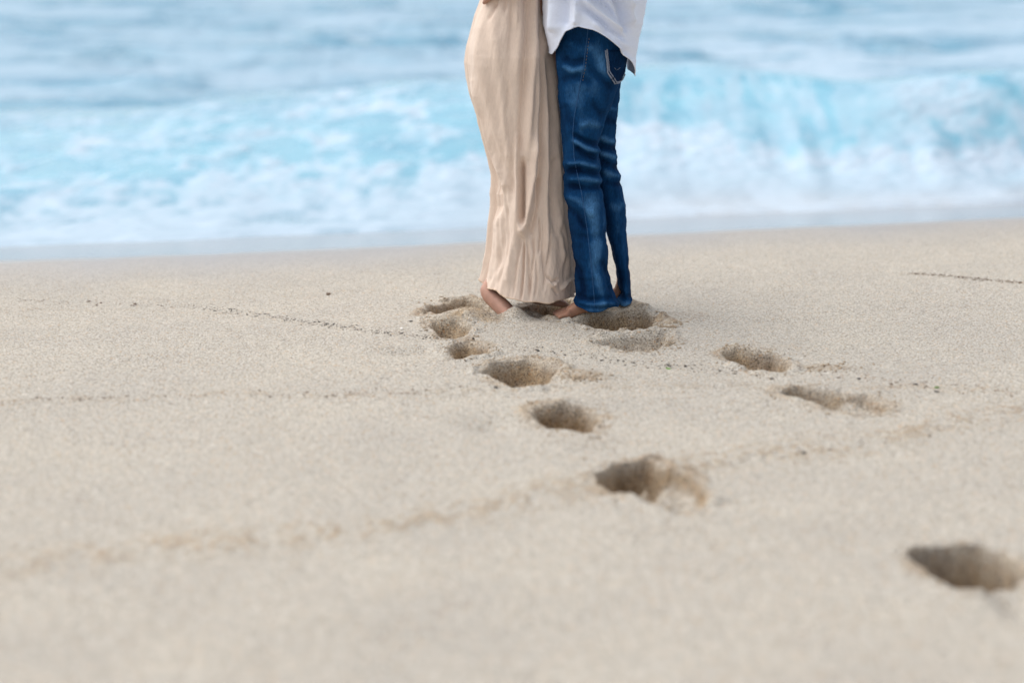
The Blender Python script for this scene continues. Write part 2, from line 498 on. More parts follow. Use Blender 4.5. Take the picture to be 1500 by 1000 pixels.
# ------------------------------------------------------------------ the sea
fr = [(-400, 372), (-150, 358), (0, 352), (200, 348), (330, 338), (450, 334), (600, 326), (750, 316), (930, 296), (1150, 286), (1350, 278), (1500, 270), (1800, 258)]
frw = [G(a, b, -.34) for a, b in fr]
fX = np.array([p.x for p in frw]); fY = np.array([p.y for p in frw])
cr = [(-400, 195, -.26), (0, 172, -.30), (250, 160, -.26), (450, 140, -.18), (640, 116, -.06), (800, 98, .10), (960, 92, .13),
      (1100, 96, .14), (1250, 112, .12), (1400, 108, .14), (1500, 106, .15), (1900, 108, .12)]
crw = [G(*c) for c in cr]
cX = np.array([p.x for p in crw]); cY = np.array([p.y for p in crw]); cZ = np.array([p.z for p in crw])
sx = two_step(-4.4, -4.3, 4.4, 4.5, .028, .028, -420, 420)
nA = 170
def smooth1(v, n=9):
    k = np.ones(n) / n
    return np.convolve(np.pad(v, n // 2, mode='edge'), k, 'valid')
YF = smooth1(np.interp(sx, fX, fY), 15); YC = smooth1(np.interp(sx, cX, cY), 15); ZC = smooth1(np.interp(sx, cX, cZ), 15)
ZC = ZC + (fbm(sx * .9, sx * 0 + 9, 402, 4) - .5) * .16 * np.clip(1 - np.abs(sx) / 30, 0, 1)
YC = YC + (fbm(sx * .7, sx * 0 + 5, 403, 3) - .5) * .9 * np.clip(1 - np.abs(sx) / 30, 0, 1)
YF = YF + (fbm(sx * .9, sx * 0 + 3, 401, 4) - .5) * .55
yB = []
s = 0.0; st = .035
while s < 900:
    s += st; yB.append(s)
    st *= 1.010 if s < 30 else 1.12
yB = np.array(yB)
rows = []
tA = np.linspace(-.10, 1.0, nA)
YA = YF[None, :] + tA[:, None] * (YC - YF)[None, :]
YB = YC[None, :] + yB[:, None]
YS = np.concatenate([YA, YB]); XS = np.broadcast_to(sx, YS.shape).copy()
T = np.concatenate([np.broadcast_to(tA[:, None], YA.shape), 1 + yB[:, None] / 2.0 * np.ones_like(YB)])
right = sstep(-.9, .9, XS)             # how upright the wave still stands: collapsed on the left, a wall on the right
z0 = -.35
S_left = sstep(0.0, 1.05, T) * .85 + .15 * np.clip(T, 0, 1)
S_right = sstep(.30, .95, T) ** .9
S = np.where(T < 1, S_left * (1 - right) + S_right * right, 1)
sandz = beach_base(XS, YS)
toe = sandz + .03 + (z0 - sandz - .03) * sstep(-.02, .36, T)
zA = np.where(T < .36, toe, z0) + (ZC[None, :] - z0) * S
u = np.maximum(YS - YC[None, :], 0)
zB = ZSEA + (ZC[None, :] - ZSEA) * np.exp(-(u / 1.7) ** 2)
ZS = np.where(T <= 1, zA, zB)
# open water: long swells parallel to the shore and choppy wavelets
op = sstep(.2, 3.0, u)
vis = np.where(np.abs(XS) < 40, 1.0, 0.0) * (1 - sstep(60, 120, YS))
rp = sstep(.50, .78, fbm(XS * .9, YS * 2.0, 430, 4))
ZS += op * vis * ((fbm(XS * .35, YS * .8, 420, 3) - .5) * .22 + rp * .075 + (fbm(XS * 1.6, YS * 4.0, 435, 3) - .5) * .05)
# small rise of an older wave behind on the left
# foam amounts
n1 = fbm(XS * 1.7, YS * 1.7, 440, 5, .6)
n2 = fbm(XS * 4.5, YS * 2.0, 450, 5, .62)
n3 = fbm(XS * 8, YS * 5, 455, 4, .6)
streak = fbm(XS * 7.5, YS * .9 + ZS * 1.5, 460, 4, .6)
base_l = 1.00 - .56 * sstep(.10, .62, T)
plume = (fbm(XS * 1.9, XS * 0 + 2.2, 530, 4, .6) - .5) * .75
base_r = 1.22 - 1.05 * sstep(.36, .66, T - plume * .5)
base = base_l * (1 - right) + base_r * right
edge = sstep(-.10, .02, T)
tongue = (fbm(XS * 1.1, T * 1.2, 470, 4, .6) - .5)
foam = sstep(.34 - .10 * (1 - right), .90 + .12 * (1 - right), base + tongue * (.5 - .25 * right) + (n1 - .5) * (.7 - .2 * right) + (n2 - .5) * (1.2 - .5 * right) + (n3 - .5) * 1.3 * (1 - right))
lace = (.08 + .5 * sstep(.46, .62, n2) + .5 * sstep(.48, .60, n3) * (1 - right)) * .75 * sstep(.1, .5, T) * (1 - sstep(1.0, 1.5, T))
foam = np.maximum(foam, lace)
face = right * sstep(.35, .55, T) * (1 - sstep(.95, 1.02, T))
foam = np.maximum(foam, face * sstep(.42, .72, streak) * .62)
# thicker spray at the far right of the wall
foam = np.maximum(foam, sstep(2.0, 2.7, XS) * face * sstep(.35, .6, n1) * .85)
off = sstep(1.1, 1.6, T)
foam = np.maximum(foam * (1 - off), off * sstep(.28, .56, fbm(XS * .45, YS * 1.6, 480, 5, .6)) * (.66 + .20 * sstep(-1, 3, XS)) * (1 - sstep(20, 60, YS)))  # offshore foam remnants, raised to stand in for pale sky reflection too
# boiling whitewater
lump = (fbm(XS * 5, YS * 5, 490, 4, .55) - .45)
bil = np.abs(fbm(XS * 9, YS * 9, 500, 3) - .5)
inA = (T <= 1.0)
ZS += inA * foam * (lump * (.085 - .03 * right) + (.10 - bil * .5) * .07) * (.4 + .6 * sstep(.2, .5, T)) * sstep(-.06, .10, T)
ZS += right * np.exp(-((T - .42) / .16) ** 2) * sstep(.4, .75, fbm(XS * 2.2, XS * 0 + 1.7, 510, 4)) * .06
# front edge dips into the sand
sandz = beach_base(XS, YS)
ZS = np.where(T < .05, np.minimum(ZS, sandz + .085 * sstep(-.10, .05, T) - .03 + .03 * n1), ZS)
foam = np.where(T < .05, np.maximum(foam, .8 * sstep(-.08, .0, T)), foam)
foam = foam * (1 - .65 * op * rp)
shallow = np.clip(sstep(-.1, .5, T) * (1 - sstep(.75, 1.0, T) * (1 - right) * .45) * (1 - .85 * sstep(.9, 2.2, T)), 0, 1)
shallow = np.clip(shallow * (.75 + .5 * fbm(XS * .9, YS * 1.2, 520, 3)), 0, 1)
PS = np.stack([XS, YS, ZS], -1)
NS = grid_normals(PS).reshape(-1, 3)
VS = PS.reshape(-1, 3); FS = grid_faces(len(sx), PS.shape[0])
film = (1 - sstep(.05, .42, T)) * (.35 + .65 * right)
foam = foam * (1 - film * (.30 + .45 * sstep(.35, .6, n2)))
AS = {'foam': foam.ravel(), 'shallow': shallow.ravel(), 'film': film.ravel()}
rowid = np.repeat(np.arange(PS.shape[0] - 1), len(sx) - 1)
nW = nA + 14
v, f, n, a = subset(VS, FS, NS, AS, rowid < nW)
wave = link('breaking_wave', np_mesh('breaking_wave', v, f, n, a), MW)
tag(wave, 'turquoise wave breaking into white foam along the edge of the beach', 'wave')
v, f, n, a = subset(VS, FS, NS, AS, rowid >= nW)
sea = link('sea', np_mesh('sea', v, f, n, a), MW)
tag(sea, 'pale blue rippled sea behind the breaking wave', 'sea', kind='structure')

# ------------------------------------------------------------------ the couple
YM = 6.86      # depth at which the man stands
YW = 6.93      # the woman
def zx_table(pts, Yd):
    """list of (px, py) -> arrays z (ascending), x at depth Yd"""
    P_ = sorted([(at(a, b, Yd).z, at(a, b, Yd).x) for a, b in pts])
    return np.array([p[0] for p in P_]), np.array([p[1] for p in P_])

def px_of(x, y, z):
    dy, dz = y, z - CH
    dep = dy * cp - dz * sp
    up = dy * sp + dz * cp
    return 750 + FPX * x / dep, 500 - FPX * up / dep

def tube(zs, left, right, cy, ay, nseg, hem=None, disp=None, expo=2.0, cap_top=True):
    """closed loft: rings with their own half widths; disp(px, py, ang, zfrac, side) pushes along the normal"""
    n = len(zs)
    ang = np.linspace(0, 2 * math.pi, nseg, endpoint=False)
    ca, sa = np.cos(ang), np.sin(ang)
    ex = 2.0 / expo
    cx = (left + right) / 2; ax = (right - left) / 2
    XX = cx[:, None] + ax[:, None] * (np.sign(ca) * np.abs(ca) ** ex)[None, :]
    YY = cy[:, None] + ay[:, None] * (np.sign(sa) * np.abs(sa) ** ex)[None, :]
    ZZ = np.repeat(zs[:, None], nseg, 1)
    if hem is not None:
        hz = hem(ang)[None, :]
        top = zs[-1]; bot = zs[0]
        ZZ = hz + (ZZ - bot) / (top - bot) * (top - hz)
        # re-evaluate the widths at the true heights
        L = np.interp(ZZ, zs, left); Rr = np.interp(ZZ, zs, right)
        CY = np.interp(ZZ, zs, cy); AY = np.interp(ZZ, zs, ay)
        XX = (L + Rr) / 2 + (Rr - L) / 2 * (np.sign(ca) * np.abs(ca) ** ex)[None, :]
        YY = CY + AY * (np.sign(sa) * np.abs(sa) ** ex)[None, :]
    P_ = np.stack([XX, YY, ZZ], -1)
    if disp is not None:
        Q = np.concatenate([P_[:, -1:], P_, P_[:, :1]], 1)
        nn = np.cross(np.gradient(Q, axis=1), np.gradient(Q, axis=0))[:, 1:-1]
        nn /= np.linalg.norm(nn, axis=2, keepdims=True) + 1e-12
        A = np.broadcast_to(ang[None, :], XX.shape)
        pxx, pyy = px_of(XX, YY, ZZ)
        d = disp(pxx, pyy, A, ZZ)
        P_ = P_ + nn * d[:, :, None]
    idx = np.arange(n * nseg).reshape(n, nseg)
    nxt = np.roll(idx, -1, 1)
    Fq = np.stack([idx[:-1], nxt[:-1], nxt[1:], idx[1:]], -1).reshape(-1, 4)
    return P_.reshape(-1, 3), Fq

def join(parts):
    Vs, Fs, o = [], [], 0
    for v_, f_ in parts:
        Vs.append(v_); Fs.append(f_ + o); o += len(v_)
    return np.concatenate(Vs), np.concatenate(Fs)

def solid(o, th, off=-1):
    m = o.modifiers.new('thickness', 'SOLIDIFY'); m.thickness = th; m.offset = off
    return o

def creases(px, py, lines):
    """lines: (points in the picture, width px, height m); negative height is a valley"""
    d = np.zeros(px.shape)
    for pts, w, h in lines:
        q, t = seg_dist(px, py, pts)
        taper = np.clip(np.minimum(t, 1 - t) * 6 + .25, 0, 1)
        d += h * np.exp(-(q / w) ** 2) * taper
    return d

def tube_line(pts, r, nseg=6):
    """thin thread along points"""
    bm = bmesh.new(); rings = []
    n = len(pts)
    for i, p in enumerate(pts):
        t = (pts[min(i + 1, n - 1)] - pts[max(i - 1, 0)]).normalized()
        a = t.orthogonal().normalized(); b = t.cross(a)
        rings.append([bm.verts.new(p + (a * math.cos(k * 2 * math.pi / nseg) + b * math.sin(k * 2 * math.pi / nseg)) * r) for k in range(nseg)])
    for i in range(n - 1):
        for k in range(nseg):
            bm.faces.new((rings[i][k], rings[i][(k + 1) % nseg], rings[i + 1][(k + 1) % nseg], rings[i + 1][k]))
    bm.faces.new(rings[0][::-1]); bm.faces.new(rings[-1])
    for f_ in bm.faces: f_.smooth = True
    me = bpy.data.meshes.new('thread'); bm.to_mesh(me); bm.free()
    return me

def skin_body(name, nodes, edges, root, levels=2):
    """continuous skinned figure; nodes: key -> (Vector, radius or (rx, ry))"""
    keys = list(nodes); ix = {k: i for i, k in enumerate(keys)}
    me = bpy.data.meshes.new(name + '_bones')
    me.from_pydata([tuple(nodes[k][0]) for k in keys], [(ix[a_], ix[b_]) for a_, b_ in edges], [])
    ob = bpy.data.objects.new('tmp', me); COL.objects.link(ob)
    sk = ob.modifiers.new('skin', 'SKIN'); sk.use_smooth_shade = True
    for i, k in enumerate(keys):
        r = nodes[k][1]
        sv = me.skin_vertices[0].data[i]
        sv.radius = r if isinstance(r, tuple) else (r, r)
        sv.use_root = (k == root)
    ss = ob.modifiers.new('sub', 'SUBSURF'); ss.levels = levels; ss.render_levels = levels
    dg = bpy.context.evaluated_depsgraph_get()
    out = bpy.data.meshes.new_from_object(ob.evaluated_get(dg))
    out.name = name
    bpy.data.objects.remove(ob)
    for p_ in out.polygons: p_.use_smooth = True
    return out

# ---- woman: beige dress
W_left = [(716, -420), (706, -330), (692, -240), (700, -130), (712, -60), (710, -20), (705, 0), (697, 22), (691, 45), (685, 68), (682, 92), (684, 115), (689, 136), (697, 163), (705, 190), (712, 214), (718, 240), (722, 272),
          (723, 300), (722, 335), (719, 372), (713, 402), (706, 421), (702, 440)]
W_right = [(775, -420), (800, -330), (812, -240), (805, -130), (796, -60), (795, -10), (797, 15), (803, 45), (813, 81), (816, 112), (818, 145), (821, 185), (824, 224), (826, 272), (830, 310), (836, 345), (840, 380), (843, 410), (842, 440)]
lz, lx = zx_table(W_left, YW); rz, rx = zx_table(W_right, YW)
hem_z = at(765, 443, YW - .17).z
zs = np.linspace(hem_z, 1.415, 430)
dl = np.interp(zs, lz, lx); dr = np.interp(zs, rz, rx)
# above the picture: bust, shoulders and a neckline
def MXx(px, z, Yd): return (px - 750) / FPX * (Yd * cp - (z - CH) * sp)
up_z = np.array([1.12, 1.20, 1.28, 1.34, 1.38, 1.415]); up_c = np.array([MXx(q, z_, YW) for q, z_ in zip([754, 756, 758, 758, 761, 764], up_z)])
up_h = np.array([.098, .112, .118, .100, .075, .052])
kz = zs > 1.10
dl = np.where(kz, np.interp(zs, np.r_[1.08, up_z], np.r_[np.interp(1.08, lz, lx), up_c - up_h]), dl)
dr = np.where(kz, np.interp(zs, np.r_[1.08, up_z], np.r_[np.interp(1.08, rz, rx), up_c + up_h]), dr)
day = np.interp(zs, [0, .25, .6, .9, 1.1, 1.2, 1.32, 1.36, 1.39, 1.415], [.185, .165, .165, .175, .135, .14, .165, .15, .095, .055])
dcy = np.full_like(zs, YW)
# folds seen in the cloth: (polyline, width px, height m)
dress_lines = [
    # long soft pleats from the waist
    ([(771, -60), (773, 60), (767, 140), (760, 240)], 5, -.014), ([(780, -40), (782, 60), (777, 150), (774, 230)], 5, .016),
    ([(793, 40), (796, 140), (792, 210), (788, 300)], 4.5, -.016), ([(787, 60), (788, 150), (784, 230)], 4, .010),
    ([(803, 70), (808, 170), (808, 280), (812, 340)], 5, -.015), ([(799, 90), (801, 200), (800, 300), (802, 380)], 4, .012),
    ([(811, 90), (816, 220), (822, 330), (832, 400)], 5, .013), ([(760, -40), (762, 60), (756, 120)], 5, .007), ([(748, -40), (750, 40), (744, 100)], 5, -.006),
    ([(731, 70), (745, 160), (753, 225), (754, 290)], 7, -.012), ([(722, 30), (735, 110), (745, 190), (749, 250)], 8, .013),
    ([(706, 20), (700, 80), (714, 150), (733, 225)], 9, .012),
    # the edge that wraps over the rear leg and the shaded cloth behind it
    ([(694, 120), (706, 175), (722, 225), (739, 268)], 5, .016), ([(690, 150), (702, 200), (716, 245), (729, 285), (727, 320)], 8, -.034),
    ([(741, 262), (733, 300), (727, 332)], 5, .010),
    # the central fold hanging to a point
    ([(757, 200), (757, 260), (761, 320), (766, 345)], 4, .018), ([(784, 200), (782, 255), (775, 305), (767, 342)], 5, .026), ([(766, 235), (765, 285), (766, 330)], 4.5, -.034),
    ([(788, 260), (784, 310), (774, 350)], 5, -.012),
    ([(752, 290), (756, 340), (748, 385), (738, 425)], 6, .011), ([(744, 300), (740, 350), (728, 395)], 6, -.009),
    # thin sharp creases fanning down to the hem
    ([(768, 352), (767, 395), (763, 442)], 1.8, -.012), ([(764, 350), (757, 390), (752, 436)], 2, -.006), ([(772, 350), (775, 390), (777, 440)], 2, -.007),
    ([(781, 345), (783, 370), (779, 400), (776, 430)], 1.8, -.007), ([(790, 318), (792, 345), (790, 372)], 1.6, -.007), ([(797, 330), (795, 370), (799, 410)], 2, -.006),
    ([(808, 335), (804, 375), (797, 425)], 2, -.006), ([(820, 330), (828, 370), (827, 415)], 2.5, -.007), ([(786, 380), (787, 410), (784, 436)], 1.8, -.006),
    ([(748, 345), (740, 385), (724, 425)], 3, -.004), ([(736, 345), (728, 390), (716, 415)], 3, -.003),
    ([(801, 405), (808, 413), (818, 409)], 2.2, -.010), ([(803, 411), (809, 419), (816, 414)], 2.4, .008), ([(808, 420), (817, 432)], 2, -.007), ([(822, 425), (832, 414), (839, 408)], 2.4, .007),
    ([(814, 230), (808, 262), (803, 290)], 2.2, -.006), ([(746, 120), (742, 170), (748, 210)], 3, -.005),
    ([(712, 4), (730, -20)], 5, .007), ([(716, 30), (728, 4)], 3, -.007), ([(740, 20), (742, -40)], 3, -.007), ([(756, 40), (755, -40)], 3, .006), ([(722, 14), (732, -16)], 3, -.006),
]
def dress_disp(px, py, A, Zz):
    low = 1 - sstep(.15, 1.05, Zz)
    front = sstep(.1, -.3, np.sin(A))
    d = 1.05 * creases(px, py, dress_lines) * (.25 + .75 * front)
    ph = 5.0 * Zz
    back = 1 - front
    d += back * (.004 + .018 * low) * np.sin(A * 13 + 1.2 * np.sin(Zz * 3) + 2 * np.sin(A * 2))
    d += front * (.0004 + .0008 * low) * np.sin(A * 27 + 4 * np.sin(Zz * 3 + A * 3))
    d += (fbm(px / 11.0 + 40 * back + py / 70.0, py / 80.0, 600, 3) - .5) * .007 * (.35 + .65 * (1 - sstep(.9, 1.15, Zz)))
    d += (fbm(px / 5.0 - py / 22.0, py / 20.0, 610, 3) - .5) * .004 * (1 - sstep(.35, .9, Zz))
    return d
lift_l = at(707, 415, YW).z - hem_z; lift_r = at(842, 429, YW).z - hem_z
print('lifts', lift_l, lift_r)
def dress_hem(ang):
    # lifted a little at the back over the raised heel
    c = np.cos(ang)
    return hem_z + lift_l * sstep(-.15, 1.0, -c) + lift_r * sstep(.35, 1, c) + .003 * np.sin(ang * 7) + .002 * np.sin(ang * 13 + 1)
pv, pf = tube(zs, dl, dr, dcy, day, 540, hem=dress_hem, disp=dress_disp)
woman = empty('person', (at(765, 455, YW).x, YW, 0.0))
tag(woman, 'barefoot woman in a long flowing beige dress leaning against the man, one heel raised', 'person', 'embracing couple standing on the sand')
dress = link('dress', np_mesh('dress', pv, pf), M_DRESS, woman)
solid(dress, .0016)
# hem seam along the bottom edge
ringn = 540
hem_pts = [Vector(pv[i]) for i in range(ringn)]
hem_pts.append(hem_pts[0].copy())
link('hem_seam', tube_line([p + Vector((0, 0, .001)) for p in hem_pts], .0022), M_HEM, dress)

def MX(px, z, Yd):
    dep = Yd * cp - (z - CH) * sp
    return Vector(((px - 750) / FPX * dep, Yd, z))

# woman's body
YN, YFAR = YW - .13, YW + .07          # near and far foot
gz = 0.0
wb = {
    'pelvis': (MX(752, .93, YW), (.095, .13)), 'belly': (MX(758, 1.07, YW), (.085, .115)), 'chest': (MX(758, 1.24, YW), (.09, .125)),
    'upper': (MX(756, 1.36, YW), (.07, .11)), 'neck': (MX(766, 1.44, YW), .045), 'jaw': (MX(776, 1.50, YW), (.055, .055)),
    'head': (MX(774, 1.58, YW), (.082, .072)), 'crown': (MX(770, 1.645, YW), (.06, .055)),
    'hipN': (MX(752, .84, YW - .085), .085), 'kneeN': (MX(762, .46, YW - .05), .045), 'calfN': (MX(752, .30, YW - .03), .040),
    'ankN': (at(733, 405, YW - .02), .030), 'heelN': (at(711, 426, YW - .05), .033), 'archN': (at(722, 437, YW - .075), .032), 'midN': (at(735, 449, YW - .10), (.029, .033)), 'ballN': (G(747, 463, .002), (.020, .038)),
    'hipF': (MX(752, .84, YW + .085), .085), 'kneeF': (MX(770, .46, YW + .08), .052), 'calfF': (MX(766, .28, YW + .07), .048),
    'ankF': (MX(764, .075, YFAR), .034), 'heelF': (MX(754, .025, YFAR), .030), 'midF': (MX(785, .028, YFAR), (.026, .034)), 'ballF': (MX(806, .012, YFAR), (.018, .040)),
}
we = [('pelvis', 'belly'), ('belly', 'chest'), ('chest', 'upper'), ('upper', 'neck'), ('neck', 'jaw'), ('jaw', 'head'), ('head', 'crown'),
      ('pelvis', 'hipN'), ('hipN', 'kneeN'), ('kneeN', 'calfN'), ('calfN', 'ankN'), ('ankN', 'heelN'), ('heelN', 'archN'), ('archN', 'midN'), ('midN', 'ballN'),
      ('pelvis', 'hipF'), ('hipF', 'kneeF'), ('kneeF', 'calfF'), ('calfF', 'ankF'), ('ankF', 'heelF'), ('ankF', 'midF'), ('midF', 'ballF')]
def toes(nodes, edges, key, ball, fwd, side, down, n=5):
    for i in range(n):
        o_ = (i - 2) * .0165
        L = [.050, .048, .043, .038, .032][i]; r_ = [.0125, .0095, .009, .0085, .008][i]
        b = ball + side * o_ + fwd * .018
        nodes[f'{key}t{i}'] = (b, r_); nodes[f'{key}u{i}'] = (b + fwd * L * .6 + down * .002, r_ * .95); nodes[f'{key}v{i}'] = (b + fwd * L + down * .008, r_ * .8)
        edges += [(key, f'{key}t{i}'), (f'{key}t{i}', f'{key}u{i}'), (f'{key}u{i}', f'{key}v{i}')]
DN = Vector((0, 0, -1)); EX = Vector((1, 0, 0)); EY = Vector((0, 1, 0))
toes(wb, we, 'ballN', wb['ballN'][0], Vector((.85, -.10, -.45)).normalized(), EY, DN)
toes(wb, we, 'ballF', wb['ballF'][0], Vector((1, 0, -.1)).normalized(), EY, DN)
def arm(nodes, edges, key, frm, sh, el, wr, rs, hand_dir, hand_side, curl):
    """upper arm, forearm, palm, four fingers of unequal length and a thumb"""
    nodes[key + 'sh'] = (sh, rs[0]); nodes[key + 'um'] = (sh.lerp(el, .5), rs[0] * .92); nodes[key + 'el'] = (el, rs[1])
    nodes[key + 'fm'] = (el.lerp(wr, .35), rs[1] * 1.02); nodes[key + 'wr'] = (wr, rs[2])
    palm = wr + hand_dir * .055
    nodes[key + 'pm'] = (palm, (rs[2] * 1.0, rs[2] * 1.25))
    edges += [(frm, key + 'sh'), (key + 'sh', key + 'um'), (key + 'um', key + 'el'), (key + 'el', key + 'fm'), (key + 'fm', key + 'wr'), (key + 'wr', key + 'pm')]
    for i in range(4):
        L = [.078, .086, .080, .064][i]; o_ = (i - 1.5) * .0195
        a0 = palm + hand_dir * .032 + hand_side * o_
        d1 = (hand_dir + curl * .35).normalized(); d2 = (hand_dir * .7 + curl * .8).normalized(); d3 = (hand_dir * .35 + curl).normalized()
        a1 = a0 + d1 * L * .42; a2 = a1 + d2 * L * .33; a3 = a2 + d3 * L * .25
        prev = key + 'pm'
        for j, (p_, r_) in enumerate(((a0, .0098), (a1, .0090), (a2, .0082), (a3, .0068))):
            nodes[f'{key}f{i}{j}'] = (p_, r_); edges.append((prev, f'{key}f{i}{j}')); prev = f'{key}f{i}{j}'
    b0 = wr + hand_dir * .03 - hand_side * .030; b1 = b0 + (hand_dir * .8 - hand_side * .6).normalized() * .034; b2 = b1 + (hand_dir + curl * .3).normalized() * .028
    prev = key + 'wr'
    for j, (p_, r_) in enumerate(((b0, .013), (b1, .0105), (b2, .0085))):
        nodes[f'{key}th{j}'] = (p_, r_); edges.append((prev, f'{key}th{j}')); prev = f'{key}th{j}'
# her arms go up round his neck
arm(wb, we, 'aN', 'upper', MX(762, 1.37, YW - .16), MX(815, 1.40, YW - .22), MX(880, 1.50, YW - .15), (.040, .034, .024), Vector((.75, .65, .1)).normalized(), Vector((.1, -.2, -.97)).normalized(), Vector((-.1, .95, 0)))
arm(wb, we, 'aF', 'upper', MX(762, 1.37, YW + .16), MX(815, 1.40, YW + .22), MX(880, 1.50, YW + .13), (.040, .034, .024), Vector((.75, -.65, .1)).normalized(), Vector((.1, .2, -.97)).normalized(), Vector((-.1, -.95, 0)))
wme = skin_body('body', wb, we, 'pelvis')
link('body', wme, M_SKIN, woman)

def hair_shape(c, rx_, ry_, rz_, drop, seed, open_dir):
    """a cap of hair with strands: rounded shell from the crown down to the nape"""
    n, m = 26, 60
    th = np.linspace(.02, 1, n); ph = np.linspace(0, 2 * math.pi, m, endpoint=False)
    T_, P_ = np.meshgrid(th, ph, indexing='ij')
    face = .5 + .5 * np.cos(P_ - open_dir)
    lim = 2.2 - 1.15 * face ** 2
    a_ = T_ * lim
    x = c.x + rx_ * np.sin(a_) * np.cos(P_); y = c.y + ry_ * np.sin(a_) * np.sin(P_)
    z = c.z + rz_ * np.cos(a_) - drop * sstep(.55, 1, T_) * (1 - face)
    s_ = 1 + .03 * np.sin(P_ * 31 + seed) + .03 * (fbm(P_ * 4, T_ * 3, seed, 3) - .5)
    Vv = np.stack([c.x + (x - c.x) * s_, c.y + (y - c.y) * s_, z], -1).reshape(-1, 3)
    idx = np.arange(n * m).reshape(n, m); nx_ = np.roll(idx, -1, 1)
    Ff = np.stack([idx[:-1], nx_[:-1], nx_[1:], idx[1:]], -1).reshape(-1, 4)
    return np_mesh('hair', Vv, Ff)
h_ = link('hair', hair_shape(wb['head'][0] + Vector((-.012, 0, .01)), .108, .095, .105, .26, 3, 0.0), M_HAIR, woman); solid(h_, .006)

# ---- man: jeans, shirt, body
man = empty('person', (at(872, 455, YM).x, YM, 0.0))
tag(man, 'man in blue jeans and untucked white shirt standing against the woman in beige', 'person', 'embracing couple standing on the sand')
YL, YR = YM - .075, YM + .085       # near (left) and far (right) leg
nl = [(806, -40), (808, 0), (811, 40), (815, 80), (817, 110), (818, 145), (822, 190), (825, 225), (826, 268), (830, 305), (836, 345), (841, 390), (843, 420), (840, 455), (839, 475)]
nr = [(925, -40), (927, 0), (926, 40), (922, 75), (916, 104), (906, 128), (895, 156), (885, 180), (879, 200), (877, 220), (879, 245), (882, 275), (886, 308), (889, 350), (892, 395), (900, 425), (908, 452), (909, 475)]
fl_ = [(820, -40), (824, 0), (830, 60), (840, 110), (848, 145), (856, 180), (863, 215), (869, 255), (878, 300), (890, 345), (898, 375), (904, 405), (906, 425), (901, 446), (901, 470)]
fr_ = [(922, -40), (922, 20), (918, 70), (912, 110), (907, 140), (904, 175), (901, 205), (902, 228), (907, 252), (912, 280), (916, 308), (918, 345), (921, 385), (923, 420), (927, 446), (928, 470)]
near_lines = [
    ([(826, 84), (838, 92), (858, 88)], 5, -.007), ([(822, 96), (840, 104), (862, 98)], 5, .007), ([(858, 92), (875, 112), (900, 130)], 6, -.006),
    ([(820, 118), (845, 112), (868, 122)], 5, -.005), ([(862, 60), (880, 90), (898, 126)], 7, .005),
    ([(838, 196), (855, 206), (878, 212)], 4, -.009), ([(838, 204), (860, 218), (878, 222)], 4, .010), ([(842, 214), (858, 226), (876, 232)], 4, -.010),
    ([(828, 240), (848, 238), (878, 246)], 4, .009), ([(828, 250), (850, 249), (880, 254)], 4, -.010), ([(830, 262), (856, 262), (882, 266)], 4, .008),
    ([(832, 272), (860, 276), (884, 272)], 4, -.008), ([(846, 186), (862, 180), (880, 184)], 5, .006), ([(828, 285), (850, 296), (870, 318)], 6, .006),
    ([(826, 300), (846, 316), (862, 340)], 5, -.006), ([(868, 286), (874, 340), (878, 390)], 8, .006), ([(838, 380), (850, 400), (856, 432)], 5, -.006),
    ([(880, 378), (890, 400), (896, 430)], 5, -.007), ([(874, 400), (882, 425), (886, 450)], 5, .006), ([(843, 430), (862, 440), (896, 436)], 4, -.005),
    ([(845, 442), (870, 446), (905, 444)], 4, .006), ([(824, 150), (834, 175), (848, 190)], 6, -.005), ([(866, 150), (878, 165), (888, 170)], 5, -.005),
    ([(832, 60), (850, 72), (870, 70)], 5, .004), ([(846, 345), (866, 350), (890, 340)], 6, -.004),
]
far_lines = [
    ([(876, 200), (890, 206), (902, 208)], 4, .010), ([(876, 212), (890, 216), (902, 218)], 4, -.011), ([(876, 224), (892, 228), (904, 232)], 4, .011),
    ([(878, 236), (894, 242), (908, 246)], 4, -.010), ([(882, 250), (896, 256), (910, 258)], 4, .008), ([(884, 266), (900, 270), (914, 268)], 4, -.007),
    ([(890, 300), (905, 306), (916, 296)], 6, .005), ([(880, 170), (892, 178), (903, 180)], 5, -.008), ([(886, 150), (896, 160), (905, 160)], 4, .007),
    ([(905, 340), (910, 380), (914, 420)], 5, -.006), ([(904, 425), (915, 436), (926, 432)], 4, -.007), ([(902, 436), (914, 446), (926, 444)], 4, .007),
]
